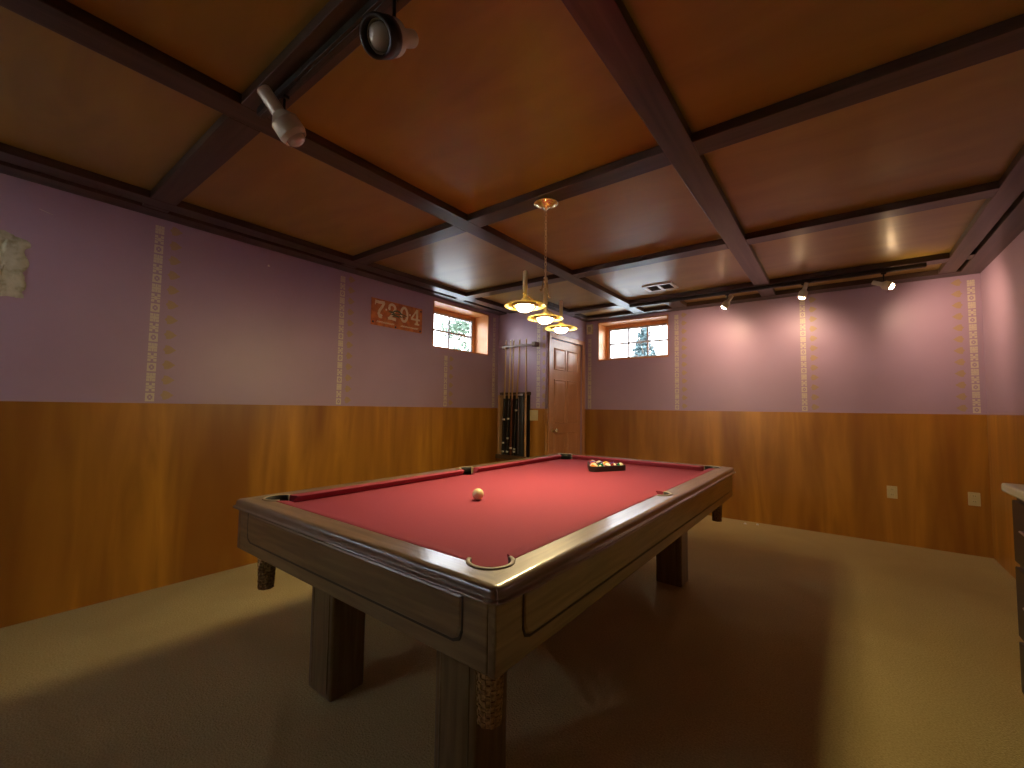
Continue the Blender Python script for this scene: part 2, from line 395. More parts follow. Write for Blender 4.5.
# ------------------------------------------------------------------ the pool table
TX0, TX1, TY0, TY1, TZ = -2.154, -.624, .773, 3.590, .804
tc = Vector(((TX0+TX1)/2, (TY0+TY1)/2, 0))
table = thing('pool_table', 'large dark walnut pool table with red cloth in the middle of the room', 'pool table', tc)
def add(mb, name, mat, bevel=0, seg=2, parent=table): return mb.build(name, mat, parent, bevel, seg)
hx, hy = (TX1-TX0)/2, (TY1-TY0)/2
BED = .767
CI, SI = .143, .105          # pocket centre insets
pockets = [(sx*(hx-CI), sy*(hy-CI), .062) for sx in (-1,1) for sy in (-1,1)] + [(sx*(hx-SI), 0, .056) for sx in (-1,1)]
cutters = []
for px, py, r in pockets:
    b = MB(); b.lathe([(r, .5), (r, 1.0)], (px,py,0), 40, smooth=True); c = b.build('cutter', M['felt'], table); cutters.append(c)
# slate bed covered in cloth
b = MB(); b.box((-hx+.075,-hy+.075,BED-.045), (hx-.075,hy-.075,BED)); bed = add(b, 'bed_cloth', M['felt']); boolean(bed, cutters)
# rails: one profile swept round, split at the mitres
prof = [(.105,.700),(.105,TZ-.003),(.102,TZ),(.030,TZ),(.022,TZ-.001),(.0155,TZ-.004),(.0115,TZ-.009),(.0095,TZ-.016),(.009,TZ-.0265),(.0075,TZ-.028),(.001,TZ-.029),(-.002,TZ-.0315),(-.002,TZ-.035),(.001,TZ-.037),(.006,TZ-.038),(.040,TZ-.0382),(.040,.700)]
RR, NA = .036, 5       # plan radius of the table corners, steps over half a corner
def rail_path(u, a, c, ax):
    pts = []
    for (sx, sy), rev in ((a, False), (c, True)):
        r = max(RR-u, 0); cx, cy = sx*(hx-max(RR, u)), sy*(hy-max(RR, u)); q = []
        for k in range(NA):
            th = math.radians(45 + 45*k/(NA-1)) if ax == 'x' else math.radians(45 - 45*k/(NA-1))
            q.append((cx + sx*r*math.cos(th), cy + sy*r*math.sin(th)))
        pts += q[::-1] if rev else q
    return pts
sides = [((-1,-1),(1,-1),'x'),((1,-1),(1,1),'y'),((1,1),(-1,1),'x'),((-1,1),(-1,-1),'y')]
for (a, c, ax) in sides:
    b = MB(); n = len(prof)
    rows = [[b.v((x, y, z)) for x, y in rail_path(u, a, c, ax)] for u, z in prof]
    m = len(rows[0])
    b.face([r[0] for r in rows]); b.face([r[-1] for r in rows][::-1])
    for k in range(n):
        for i in range(m-1): b.face([rows[k][i], rows[(k+1)%n][i], rows[(k+1)%n][i+1], rows[k][i+1]], smooth=(3 <= k <= 7 or 9 <= k <= 13))
    bmesh.ops.remove_doubles(b.bm, verts=b.bm.verts, dist=1e-5)
    o = add(b, 'rail', M['tw_'+ax]); boolean(o, cutters)
# cushions: six cloth noses between the pockets
def cushion(p0, p1, inward, e0, e1):
    """p0->p1 along the wood's inner edge, nose .048 inwards; e0/e1 how far the nose end is cut back"""
    p0, p1, n = Vector(p0), Vector(p1), Vector(inward); t = (p1-p0).normalized()
    sec = [(0,TZ-.0005),(.010,TZ+.001),(.040,TZ-.001),(.044,TZ-.004),(.0425,TZ-.008),(.018,BED+.001),(0,BED+.001)]
    b = MB(); A = []; C = []
    for u, z in sec:
        k = u/.05
        A.append(b.v(p0 + n*u + t*e0*k + Vector((0,0,z)))); C.append(b.v(p1 + n*u - t*e1*k + Vector((0,0,z))))
    b.face(A); b.face(C[::-1]); m = len(sec)
    for k in range(m): b.face([A[k],A[(k+1)%m],C[(k+1)%m],C[k]])
    add(b, 'cushion', M['felt'], .0015)
wi = .1052; cg, sg = .192, .060
for s in (-1, 1):
    cushion((-hx+cg, s*(hy-wi), 0), (hx-cg, s*(hy-wi), 0), (0,-s,0), .035, .035)
    for q in (-1, 1):
        ya, yb = (q*(hy-cg), q*sg)
        if ya > yb: ya, yb, e = yb, ya, (.015,.035)
        else: e = (.035,.015)
        cushion((s*(hx-wi), ya, 0), (s*(hx-wi), yb, 0), (-s,0,0), *e)
for c in cutters: bpy.data.objects.remove(c)
# pocket liners: raised U shaped rims with a cup below
for i, (px, py, r) in enumerate(pockets):
    corner = i < 4
    out = math.atan2(py, px) if corner else (0 if px > 0 else PI)
    if corner: out = math.atan2(math.copysign(1, py), math.copysign(1, px))
    half = math.radians(112 if corner else 82); N = 40
    b = MB(); sec = [(r-.007,BED-.010),(r-.007,TZ+.002),(r-.005,TZ+.004),(r+.003,TZ+.004),(r+.0055,TZ+.002),(r+.0055,TZ-.0005),(r-.001,TZ-.0005),(r-.001,BED-.010)]
    R = []
    for k in range(N+1):
        a = out - half + 2*half*k/N
        R.append([b.v((px+q*math.cos(a), py+q*math.sin(a), z)) for q, z in sec])
    m = len(sec)
    for p, q in zip(R, R[1:]):
        for k in range(m):
            b.mi = 1 if k in (0,6,7) else 0
            b.face([p[k],p[(k+1)%m],q[(k+1)%m],q[k]], True)
    b.mi = 0; b.face(R[0]); b.face(R[-1][::-1])
    add(b, 'pocket_liner', [M['liner'], M['black']])
    b = MB(); b.lathe([(r-.0015,BED-.012),(r-.0015,.66),(r-.02,.62),(1e-4,.612)], (px,py,0), 28, cap=False); add(b, 'pocket_cup', M['black'])
# aprons with a raised field that has clipped corners
AI, AT, AZ0, AZ1 = .024, .026, .590, TZ-.038
def apron(sgn, ax):
    L_ = hx-AI if ax == 'x' else hy-AI; D = (hy if ax == 'x' else hx)-AI
    def P(a, d, z): return (a, sgn*(D-d), z) if ax == 'x' else (sgn*(D-d), a, z)
    b = MB(); ll = L_ if ax == 'y' else L_-AT
    b.box(P(-ll,0,AZ0), P(ll,AT,AZ1)); o = add(b, 'apron', M['tw_'+ax], .004)
    # raised field
    e, ch = .105, .030; z0, z1 = AZ0+.045, AZ1-.006
    pts = [(-L_+e+ch,z0),(L_-e-ch,z0),(L_-e-ch*.3,z0+ch*.3),(L_-e,z0+ch),(L_-e,z1),(-L_+e,z1),(-L_+e,z0+ch),(-L_+e+ch*.3,z0+ch*.3)]
    b = MB()
    cx, cz = 0, (z0+z1)/2
    def ring(off, d): return [b.v(P(a - math.copysign(off, a), d, z - math.copysign(off, z-cz))) for a, z in pts]
    r0 = ring(0, -.0006); r1 = ring(.0, -.0022); r2 = ring(.006, -.0012); r3 = ring(.011, -.0042)
    n = len(pts)
    for mi, (p, q) in enumerate(((r0,r1),(r1,r2),(r2,r3))):
        b.mi = 1 if mi < 2 else 0
        for k in range(n): b.face([p[k],p[(k+1)%n],q[(k+1)%n],q[k]])
    b.mi = 0; b.face(r3); b.build('raised_panel', [M['tw_'+ax], M['tdark']], o)
for s in (-1,1): apron(s,'x'); apron(s,'y')
# legs
LX0, LX1, LW, LD = -.526, .346, .180, .160
ly = hy - .262
for sx in (-1,1):
    for sy in (-1,1):
        cx, cy = (-.480+LW/2 if sx < 0 else .497-LW/2), ((-hy+.232+LD/2) if sy < 0 else (hy-.310-LD/2))
        b = MB(); b.box((cx-LW/2, cy-LD/2, 0), (cx+LW/2, cy+LD/2, .70)); lg = add(b, 'leg', M['tw_z'], .010, 3)
        b = MB(); yy = cy + sy*LD/2; w2 = LW/2-.028      # arched bead on the outer face
        path = [(cx-w2, .03)] + [(cx + w2*math.cos(PI-PI*k/14), .555+ .035*math.sin(PI*k/14)) for k in range(15)] + [(cx+w2,.03)]
        b.tube([(x, yy, z) for x, z in path], .0035, 6); b.build('arch_bead', M['tw_z'], lg)
b = MB()   # slate frame under the bed, out of sight
b.box((-.45,-hy+.30,.66),(-.40,hy-.30,.716)); b.box((.40,-hy+.30,.66),(.45,hy-.30,.716)); add(b, 'under_frame', M['tw_y'])
# woven leather pocket boots below the corners
for sx in (-1,1):
    for sy in (-1,1):
        px, py = sx*(hx-.115), sy*(hy-.115)
        b = MB(); b.mi = 0
        ns = 16
        for k in range(ns):           # woven courses
            z = .628 - k*.0135
            for q in range(16):
                a0, a1 = 2*PI*q/16, 2*PI*(q+.86)/16
                rr = .037 + (.003 if (q+k) % 2 else 0)
                rr *= 1 - .012*k
                c = [(px+rr*math.cos(a), py+rr*math.sin(a)) for a in (a0,a1)]; ci = [(px+(rr-.012)*math.cos(a), py+(rr-.012)*math.sin(a)) for a in (a0,a1)]
                b.prism([(c[0][0],c[0][1],z-.012),(c[1][0],c[1][1],z-.012),(ci[1][0],ci[1][1],z-.012),(ci[0][0],ci[0][1],z-.012)], (0,0,.012))
        b.lathe([(.028,.640),(.026,.42),(.020,.412),(1e-4,.410)], (px,py,0), 20)
        add(b, 'pocket_boot', M['leather'])

# ------------------------------------------------------------------ balls and rack
BR = .0286
b = MB(); b.sphere((0,0,0), BR, 36, 20)
o = b.build('cue_ball', M['ivory']); o.location = (-1.425, 1.597, BED+BR+.0006); tag(o, 'yellowed white cue ball lying alone on the red cloth', 'ball')
def ball_mat(name, c, stripe):
    m, nt, bs = nodes(name); L = nt.links
    bs.inputs['Roughness'].default_value = .1; bs.inputs['Coat Weight'].default_value = .5
    tcn = nt.nodes.new('ShaderNodeTexCoord'); sp = nt.nodes.new('ShaderNodeSeparateXYZ'); L.new(tcn.outputs['Object'], sp.inputs[0])
    ab = nt.nodes.new('ShaderNodeMath'); ab.operation = 'ABSOLUTE'; L.new(sp.outputs['Z'], ab.inputs[0])
    lt = nt.nodes.new('ShaderNodeMath'); lt.operation = 'LESS_THAN'; L.new(ab.outputs[0], lt.inputs[0]); lt.inputs[1].default_value = .0145 if stripe else 1
    r2 = nt.nodes.new('ShaderNodeMath'); r2.operation = 'MULTIPLY'; L.new(sp.outputs['X'], r2.inputs[0]); L.new(sp.outputs['X'], r2.inputs[1])
    z2 = nt.nodes.new('ShaderNodeMath'); z2.operation = 'MULTIPLY'; L.new(sp.outputs['Z'], z2.inputs[0]); L.new(sp.outputs['Z'], z2.inputs[1])
    sm = nt.nodes.new('ShaderNodeMath'); sm.operation = 'ADD'; L.new(r2.outputs[0], sm.inputs[0]); L.new(z2.outputs[0], sm.inputs[1])
    gt = nt.nodes.new('ShaderNodeMath'); gt.operation = 'GREATER_THAN'; L.new(sm.outputs[0], gt.inputs[0]); gt.inputs[1].default_value = .009**2
    mu = nt.nodes.new('ShaderNodeMath'); mu.operation = 'MULTIPLY'; L.new(lt.outputs[0], mu.inputs[0]); L.new(gt.outputs[0], mu.inputs[1])
    mx = nt.nodes.new('ShaderNodeMix'); mx.data_type = 'RGBA'; L.new(mu.outputs[0], mx.inputs[0])
    mx.inputs[6].default_value = (.80,.68,.45,1); mx.inputs[7].default_value = col4(c); L.new(mx.outputs[2], bs.inputs['Base Color'])
    return m
BC = dict(yellow=(.75,.45,.04), blue=(.02,.05,.30), red=(.50,.03,.02), purple=(.10,.02,.16), orange=(.75,.22,.02), green=(.01,.13,.06), maroon=(.20,.02,.02), black=(.01,.01,.01))
order = [('orange',1), ('yellow',1),('green',0), ('red',0),('black',0),('maroon',1), ('blue',0),('purple',1),('orange',0),('maroon',0), ('red',1),('blue',1),('yellow',0),('purple',0),('green',1)]
RX, RY = -1.440, 2.885
rowname = ['front tip', 'second row', 'middle row', 'fourth row', 'back row']
places = ['at the front tip of the rack', 'in the two-ball row of the rack', 'in the three-ball row of the rack', 'in the four-ball row of the rack', 'in the back row of the rack']
ballmesh = None; k = 0
for r in range(5):
    for j in range(r+1):
        colr, st = order[k]; k += 1
        b = MB(); b.sphere((0,0,0), BR, 24, 14)
        o = b.build('pool_ball', ball_mat('%s %s ball' % (('striped' if st else 'solid'), colr), BC[colr], st))
        o.location = (RX + (j-r/2)*.0575, RY + r*.0498, BED+BR)
        o.rotation_euler = (random.uniform(-.5,1.2), random.uniform(-.6,.6), random.uniform(0,6))
        tag(o, '%s %s pool ball %s' % (colr, 'striped' if st else 'solid', places[r]), 'ball', 'balls in the triangle rack')
# triangle
def tri(rad, z0, z1):
    c = [(RX, RY), (RX-2*.0575, RY+4*.0498), (RX+2*.0575, RY+4*.0498)]; pts = []
    angs = [(-150,-30),(90,210),(-30,90)]
    for (cx, cy), (a0, a1) in zip((c[0], c[2], c[1]), ((-150,-30),(-30,90),(90,210))):
        for q in range(9):
            a = math.radians(a0+(a1-a0)*q/8); pts.append((cx+rad*math.cos(a), cy+rad*math.sin(a)))
    return pts
b = MB(); ri, ro = tri(BR+.002,0,0), tri(BR+.011,0,0); n = len(ri); z0, z1 = BED+.001, BED+.041
V = [[b.v((x,y,z)) for x,y in p] for p, z in ((ri,z0),(ro,z0),(ro,z1),(ri,z1))]
for p in range(4):
    q = (p+1) % 4
    for i in range(n): b.face([V[p][i],V[p][(i+1)%n],V[q][(i+1)%n],V[q][i]])
o = b.build('ball_rack', M['cab'], bevel=.002); tag(o, 'dark wooden triangle rack around the balls on the red cloth', 'ball rack')

# ------------------------------------------------------------------ pendant lamp over the table
PZ = 1.772; PC = Vector((-1.412, 2.165, 0)); PA = math.radians(14.5); PD = Vector((-math.sin(PA), math.cos(PA), 0)); SPC = .340
pend = thing('pendant_lamp', 'brass three-shade pendant lamp hanging by a chain over the pool table', 'lamp', (PC.x, PC.y, ZB))
O = lambda p: Vector(p) - Vector((PC.x, PC.y, ZB))
b = MB(); b.lathe([(.066,0),(.073,-.002),(.074,-.006),(.066,-.009),(.060,-.008),(.054,-.016),(.040,-.024),(.022,-.027),(.012,-.034),(.006,-.042),(1e-4,-.044)], (-1.391-PC.x+.0, 2.132-PC.y, 0), 32); b.build('canopy', M['brass'], pend)
# chain
top = Vector((-1.391-PC.x, 2.132-PC.y, -.045)); bot = Vector((0,0,2.075-ZB)); nl = 17
for k in range(nl):
    c = top.lerp(bot, (k+.5)/nl); Lh = (top-bot).length/nl*.72
    b = MB(); pts = []
    for q in range(14):
        a = 2*PI*q/14; u, z = .0065*math.cos(a), Lh*math.sin(a)
        pts.append(c + (Vector((u,0,z)) if k % 2 else Vector((0,u,z))))
    b.tube(pts, .0022, 6, closed=True); b.build('chain_link', M['gold'], pend)
# centre stem, spine bar and scrolls
b = MB(); b.lathe([(1e-4,2.080),(.006,2.078),(.008,2.060),(.004,2.050),(.0045,2.030),(.012,2.022),(.014,2.008),(.014,1.996),(.006,1.990),(.006,1.955)], (0,0,-ZB), 20); b.build('stem', M['gold'], pend)
b = MB(); b.tube([PD*t + Vector((0,0,1.832-ZB)) for t in (-SPC-.03, -SPC, 0, SPC, SPC+.03)], .0045, 10); b.build('spine_bar', M['brass'], pend)
for s in (-1, 1):
    b = MB(); pts = []
    for q in range(25):
        t = q/24; pts.append(PD*(s*(.010+t*.085)) + Vector((0,0, 2.000 - .075*t + .022*math.sin(2*PI*t) - ZB)))
    b.tube(pts, .0035, 8); b.build('scroll_arm', M['brass'], pend)
for s in (-1, 0, 1):
    c = PD*(s*SPC)
    b = MB(); b.lathe([(1e-4,1.962),(.007,1.961),(.0125,1.955),(.0125,1.885),(.014,1.882),(.014,1.862),(.0115,1.858),(.0115,1.815),(.022,1.806),(.026,1.790)], c + Vector((0,0,-ZB)), 24); so = b.build('lamp_socket', M['gold'], pend)
    b = MB(); z = PZ - ZB
    b.lathe([(.026,z+.020),(.050,z+.016),(.078,z+.011),(.100,z+.005),(.109,z+.001),(.112,z-.004),(.109,z-.0065),(.098,z+.000),(.078,z+.006),(.050,z+.011),(.026,z+.015)], c, 48, cap=False)
    sh = b.build('lamp_shade', M['shade'], pend)
    b = MB(); b.lathe([(.070,z+.007),(.072,z+.003),(.066,z-.006),(.050,z-.008),(.048,z-.002)], c, 40, cap=False)
    b.tube([c + Vector((.067*math.cos(2*PI*q/32), .067*math.sin(2*PI*q/32), z-.003)) for q in range(32)], .004, 8, closed=True)
    b.build('shade_ring', M['bronze'], sh)
    b = MB(); b.lathe([(.046,z+.002),(.045,z-.008),(.040,z-.020),(.029,z-.029),(.014,z-.034),(1e-4,z-.035)], c, 32, cap=False); b.build('glass_bowl', M['bowl'], sh)

# ------------------------------------------------------------------ track lights
def rot_to(d):
    return Vector((0,0,-1)).rotation_difference(Vector(d).normalized()).to_matrix().to_4x4()
def spot(loc, pivot_drop, aim, label, lit, group, scale=1.0, beam=None, rim=False):
    """a track head: adapter and stem, bell shaped body, bulb; loc on the track's underside, aim = shining direction"""
    t = thing('track_spotlight', label, 'spotlight', loc, 0, group)
    b = MB(); b.box((-.018,-.011,-.012), (.018,.011,0)); b.lathe([(.006,-pivot_drop),(.006,-.012)], n=12); b.build('stem', M['track'] if not lit else M['lampblk'], t)
    R = rot_to(aim); c = Vector((0,0,-pivot_drop)); s = scale
    b = MB()
    for prof in ([(1e-4,.095),(.018,.095)], [(.018,.095),(.0205,.092),(.0205,.022)], [(.0205,.022),(.041,-.004)], [(.041,-.004),(.0415,-.045)], [(.0415,-.045),(.035,-.060)], [(.035,-.060),(.031,-.058),(.031,-.040)]):
        b.lathe([(r*s, z*s) for r, z in prof], c, 32, R, cap=False)
    b.build('lamp_housing', M['grey_wh'], t)
    if rim:
        b = MB(); b.lathe([(.0415*s,-.030*s),(.044*s,-.034*s),(.044*s,-.078*s),(.036*s,-.080*s),(.034*s,-.066*s)], c, 28, R, cap=False); b.build('rim', M['lampblk'], t)
    z0 = -.050*s
    q = 1
    b = MB(); b.lathe([(.029*s,z0),(.029*s,z0-.012*s),(.026*s,z0-.020*s),(.018*s,z0-.026*s),(.008*s,z0-.029*s),(1e-4,z0-.0295*s)], c, 24, R, cap=False)
    b.build('bulb', M['lens'] if lit else M['reflect'], t)
    if lit:      # the beam of the reflector bulb
        l = bpy.data.lights.new('spot_beam', 'SPOT'); l.energy = SPOT_LAMP; l.color = (1,.66,.46); l.spot_size = math.radians(125); l.spot_blend = .9; l.shadow_soft_size = .03
        o = bpy.data.objects.new('spot_beam', l); COL.objects.link(o); o.parent = t
        o.location = c + R.to_3x3() @ Vector((0,0,z0-.055*s)); o.rotation_mode = 'QUATERNION'; o.rotation_quaternion = Vector((0,0,-1)).rotation_difference(Vector(beam).normalized())
    return t
TB = ZB - .030
b = MB(); b.box((-1.96,4.835,TB), (.60,4.870,ZB)); b.box((-1.955,4.845,TB-.004),(.595,4.860,TB))
tag(b.build('light_track', M['track'], bevel=.002), 'dark track with three lit spotlights along the beam by the back wall', 'light track', 'ceiling light tracks')
b = MB(); b.box((-1.93,.715,TB), (.55,.750,ZB)); b.box((-1.925,.725,TB-.004),(.545,.740,TB))
tag(b.build('light_track', M['track'], bevel=.002), 'dark track with two unlit spotlights along the near ceiling beam', 'light track', 'ceiling light tracks')
spot((-.905,4.852,TB-.004), .085, (-.62,.18,-.76), 'lit spotlight turned to the left on the back track, nearest the vent', True, 'lit spotlights on the back track', .9, (-.35,.62,-.55))
spot((-.245,4.852,TB-.004), .075, (-.30,.10,-.95), 'lit spotlight above the stencilled strip in the middle of the back wall', True, 'lit spotlights on the back track', .9, (-.15,.60,-.60))
spot((.330,4.852,TB-.004), .105, (.80,-.18,-.40), 'lit spotlight turned to the right, nearest the right wall', True, 'lit spotlights on the back track', .9, (.62,.48,-.40))
spot((-1.715,.733,TB-.004), .095, (.20,.594,-.80), 'unlit pale spotlight beside the beam crossing, pointing away from the camera', False, 'unlit spotlights on the near track', 1.28)
spot((-1.02,.733,TB-.004), .130, (.20,-.75,-.62), 'unlit spotlight with black rim and bulb facing the camera', False, 'unlit spotlights on the near track', 1.2, None, True)

# ------------------------------------------------------------------ cue rack and cues
rk = thing('cue_rack', 'tall wall rack of brown wood holding pool cues beside the door', 'cue rack', (-3.29, YC-.01, .60))
K = Vector(rk.location)
b = MB(); b.box(Vector((-3.52,4.335,2.010))-K, Vector((-2.97,4.365,2.030))-K); b.box(Vector((-3.50,4.365,1.99))-K, Vector((-3.47,YC-.003,2.05))-K); b.box(Vector((-3.02,4.33,1.995))-K, Vector((-2.965,YC-.003,2.050))-K); b.build('top_bar', M['rackw'], rk, .003)
b = MB(); b.box(Vector((-3.53,4.345,1.395))-K, Vector((-3.07,4.37,1.425))-K); b.box(Vector((-3.52,4.37,1.39))-K, Vector((-3.49,YC-.003,1.43))-K); b.box(Vector((-3.11,4.37,1.39))-K, Vector((-3.08,YC-.003,1.43))-K); b.build('middle_bar', M['rackw'], rk, .003)
b = MB(); b.box(Vector((-3.55,4.300,.575))-K, Vector((-3.06,YC-.003,.605))-K); b.box(Vector((-3.55,4.300,.605))-K, Vector((-3.06,4.312,.630))-K); b.build('base_tray', M['rackw'], rk, .003)
b = MB(); b.box(Vector((-3.545,4.33,.605))-K, Vector((-3.515,YC-.003,1.39))-K); b.build('side_post', M['lightw'], rk, .003)
b = MB(); b.box(Vector((-3.50,4.400,.605))-K, Vector((-3.09,YC-.003,1.39))-K); b.build('back_board', M['cab'], rk, .002)
cues = [(-3.465,-3.435,'cuebutt','pool cue with three white rings on its dark butt, leftmost in the rack',(.05,.16,.46)),
        (-3.395,-3.360,'cuebutt','dark pool cue in the rack, second from the left side post',(.05,.22,.47)),
        (-3.340,-3.310,'cuered','pool cue with reddish butt, third from the rack side post',(.10,)),
        (-3.285,-3.215,'cuebutt','pool cue with white butt band leaning against the black cue case',(.06,.09,.58)),
        (-3.110,-3.112,'lightw','pale wooden pool cue beside the switch plate, rightmost in the rack',())]
for xb, xt, m, lab, rings in cues:
    base = Vector((xb, 4.345, .606)); d = Vector((xt-xb, .006-.004, 1.50))
    t = thing('pool_cue', lab, 'pool cue', base, 0, 'pool cues in the wall rack')
    q = Vector((0,0,1)).rotation_difference(d.normalized()).to_matrix().to_4x4()
    b = MB(); b.lathe([(.012,0),(.0150,.004),(.0150,.05),(.0125,.70),(.0115,.74)], n=16, M=q); b.build('butt', M[m], t)
    b = MB(); b.lathe([(.0118,.74),(.0078,1.485)], n=16, M=q); b.build('shaft', M['cuewood'], t)
    b = MB(); b.lathe([(.0079,1.485),(.0079,1.497),(.004,1.50)], n=12, M=q); b.build('tip', M['ring'], t)
    for zr in rings:
        b = MB(); b.lathe([(.0158,zr),(.0158,zr+.022)], n=16, M=q); b.build('ring', M['ring'], t)
cs = thing('cue_case', 'black padded cue case standing in the cue rack', 'cue case', (-3.180, 4.345, .606))
b = MB(); b.box((-.045,-.026,0), (.045,.026,.80)); b.build('case_body', M['casebk'], cs, .018, 4)
b = MB(); b.tube([(-.020,-.028,.05),(-.020,-.028,.76)], .003, 8); b.build('zip', M['steel'], cs)
b = MB(); b.box((-.040,-.030,.775), (.040,-.024,.797)); b.build('clasp', M['steel'], cs, .002)

# ------------------------------------------------------------------ wall fittings
def plate(loc, n, w, h, label, cat, kind):
    """n: axis the plate faces"""
    t = thing(kind, label, cat, loc)
    ax = 'x' if abs(n[0]) > .5 else 'y'; s = n[0] if ax == 'x' else n[1]
    B = lambda mb, u0, u1, z0, z1, d0, d1: mb.box((u0, s*d0, z0), (u1, s*d1, z1)) if ax == 'y' else mb.box((s*d0, u0, z0), (s*d1, u1, z1))
    b = MB(); B(b, -w/2, w/2, -h/2, h/2, 0, .006); b.build('cover_plate', M['plate'], t, .002)
    return t, B
for x, z, lab in ((.376,.477,'ivory wall outlet in the middle of the dark back wainscot'),(.913,.486,'ivory wall outlet by the right-hand corner of the back wainscot')):
    t, B = plate((x, YB-T, z), (0,-1,0), .075, .115, lab, 'outlet', 'wall_outlet'); t['group'] = 'outlets on the back wainscot'
    for dz in (-.024, .024):
        b = MB(); B(b, -.016, .016, dz-.014, dz+.014, .006, .009); r_ = b.build('receptacle', M['plate'], t, .003)
        b = MB()
        for dx in (-.006, .006): B(b, dx-.001, dx+.001, dz-.001, dz+.008, .009, .0094)
        b.build('slots', M['slot'], r_)
t, B = plate((-3.055, YC-T, 1.138), (0,-1,0), .170, .130, 'ivory triple switch plate between cue rack and door', 'light switch', 'switch_plate')
for dx in (-.050, 0, .050):
    b = MB(); B(b, dx-.005, dx+.005, -.012, .012, .006, .012); b.build('toggle', M['plate'], t, .001)
t = thing('door_chime', 'small ivory box high on the wall between door and back window', 'chime', (-2.793, YB, 2.355))
b = MB(); b.box((-.045,-.028,-.068), (.045,0,.068)); b.build('box', M['plate'], t, .004)
b = MB()
for k in range(5): b.box((-.022,-.0290,-.030+k*.014), (.022,-.0275,-.024+k*.014))
b.build('slots', M['slot'], t)

# ceiling air vent
t = thing('ceiling_vent', 'cream air vent with two dark grilles in the ceiling near the back window', 'vent', (-1.465, 4.445, ZC))
b = MB()
for x0,x1,y0,y1 in ((-.155,.155,-.120,-.085),(-.155,.155,.085,.120),(-.155,-.120,-.085,.085),(.120,.155,-.085,.085),(-.014,.014,-.085,.085)): b.box((x0,y0,-.012),(x1,y1,0))
b.build('vent_frame', M['ventw'], t, .003)
for s in (-1,1):
    b = MB(); b.box((s*.067-.053,-.085,-.002),(s*.067+.053,.085,0)); g = b.build('grille', M['slot'], t)
    b = MB()
    for k in range(7): b.prism([(s*.067-.052,-.075+k*.025,-.003),(s*.067-.052,-.066+k*.025,-.010),(s*.067-.052,-.064+k*.025,-.010),(s*.067-.052,-.073+k*.025,-.003)], (.104,0,0))
    b.build('louvres', M['tdark'], g)

# house number sign on the left wall
sg_ = thing('number_sign', 'rusty orange sign with cream number 7-2-0-4 on the left wall', 'sign', (XL, 2.7615, 2.158))
SW, SH = .640, .268
b = MB(); b.box((0,-SW/2,-SH/2), (.010,SW/2,SH/2)); b.build('board', M['sign'], sg_, .002)
def ribbon(mb, pts, x=.0102, t=.0016):
    """pts: (u, v, halfwidth) polyline in the sign plane, drawn as one thick stroke"""
    n = len(pts); Ls, Rs = [], []
    for i,(u,v,w) in enumerate(pts):
        a = pts[max(i-1,0)]; c = pts[min(i+1,n-1)]; d = Vector((c[0]-a[0], c[1]-a[1])); d.normalize(); nn = Vector((-d.y, d.x))*w
        Ls.append((u+nn.x, v+nn.y)); Rs.append((u-nn.x, v-nn.y))
    LA = [mb.v((x,u,v)) for u,v in Ls]; RA = [mb.v((x,u,v)) for u,v in Rs]; LB = [mb.v((x+t,u,v)) for u,v in Ls]; RB = [mb.v((x+t,u,v)) for u,v in Rs]
    for i in range(n-1):
        mb.face([LB[i],LB[i+1],RB[i+1],RB[i]]); mb.face([LA[i],LB[i],LB[i+1],LA[i+1]]); mb.face([RA[i],RA[i+1],RB[i+1],RB[i]])
    mb.face([LA[0],RA[0],RB[0],LB[0]]); mb.face([LA[-1],LB[-1],RB[-1],RA[-1]])
def digit(strokes, cu, cv=.030, s=.090):
    b = MB()
    for st in strokes: ribbon(b, [(cu+u*s, cv+v*s, w*s) for u,v,w in st])
    b.build('digit', M['digit'], sg_)
arc = lambda cx,cy,rx,ry,a0,a1,w0,w1,n=14: [(cx+rx*math.cos(math.radians(a0+(a1-a0)*k/n)), cy+ry*math.sin(math.radians(a0+(a1-a0)*k/n)), w0+(w1-w0)*k/n) for k in range(n+1)]
digit([[(-.62,.80,.17),(.0,.78,.17),(.62,.84,.15)], [(-.55,.84,.09),(-.60,.45,.05)], [(.55,.80,.14),(.30,.35,.15),(-.02,-.10,.15),(-.15,-.50,.16),(-.02,-.82,.15),(.25,-.86,.14)], arc(.12,-.72,.16,.14,0,340,.10,.10)], -.225)
digit([arc(0,.42,.42,.42,170,-40,.13,.17), [(.32,.15,.17),(.0,-.35,.13),(-.42,-.76,.10)], [(-.55,-.80,.15),(0,-.74,.17),(.56,-.82,.17)], arc(-.38,.34,.10,.10,0,340,.09,.09)], -.078)
digit([arc(0,0,.46,.80,90,450,.15,.15,28), ], .075)
digit([[(.22,.92,.08),(-.20,.30,.10),(-.62,-.26,.10)], [(-.66,-.30,.11),(0,-.30,.11),(.70,-.28,.11)], [(.24,.92,.17),(.24,-.80,.17)], [(-.10,-.84,.10),(.60,-.84,.10)]], .225)
for u in (-.150, .150):
    b = MB(); b.lathe([(.011,0),(.011,.003)], (.010,u,.040), 14, Matrix.Rotation(PI/2,4,'Y')); b.build('dot', M['digit'], sg_)
b = MB()     # olive leaf sprays painted across the middle numerals
for k in range(16):
    a = random.uniform(0, 2*PI); u = -.005 + .10*math.cos(a)*random.uniform(.3,1); v = .020 + .028*math.sin(a); l = random.uniform(.022,.036); th = random.uniform(-.6,.6)
    d2 = Vector((math.cos(th), math.sin(th)))*l; nn = Vector((-d2.y, d2.x))*.30
    b.face([(.0125+k*.00004,u-d2.x,v-d2.y),(.0125+k*.00004,u+nn.x,v+nn.y),(.0125+k*.00004,u+d2.x,v+d2.y),(.0125+k*.00004,u-nn.x,v-nn.y)])
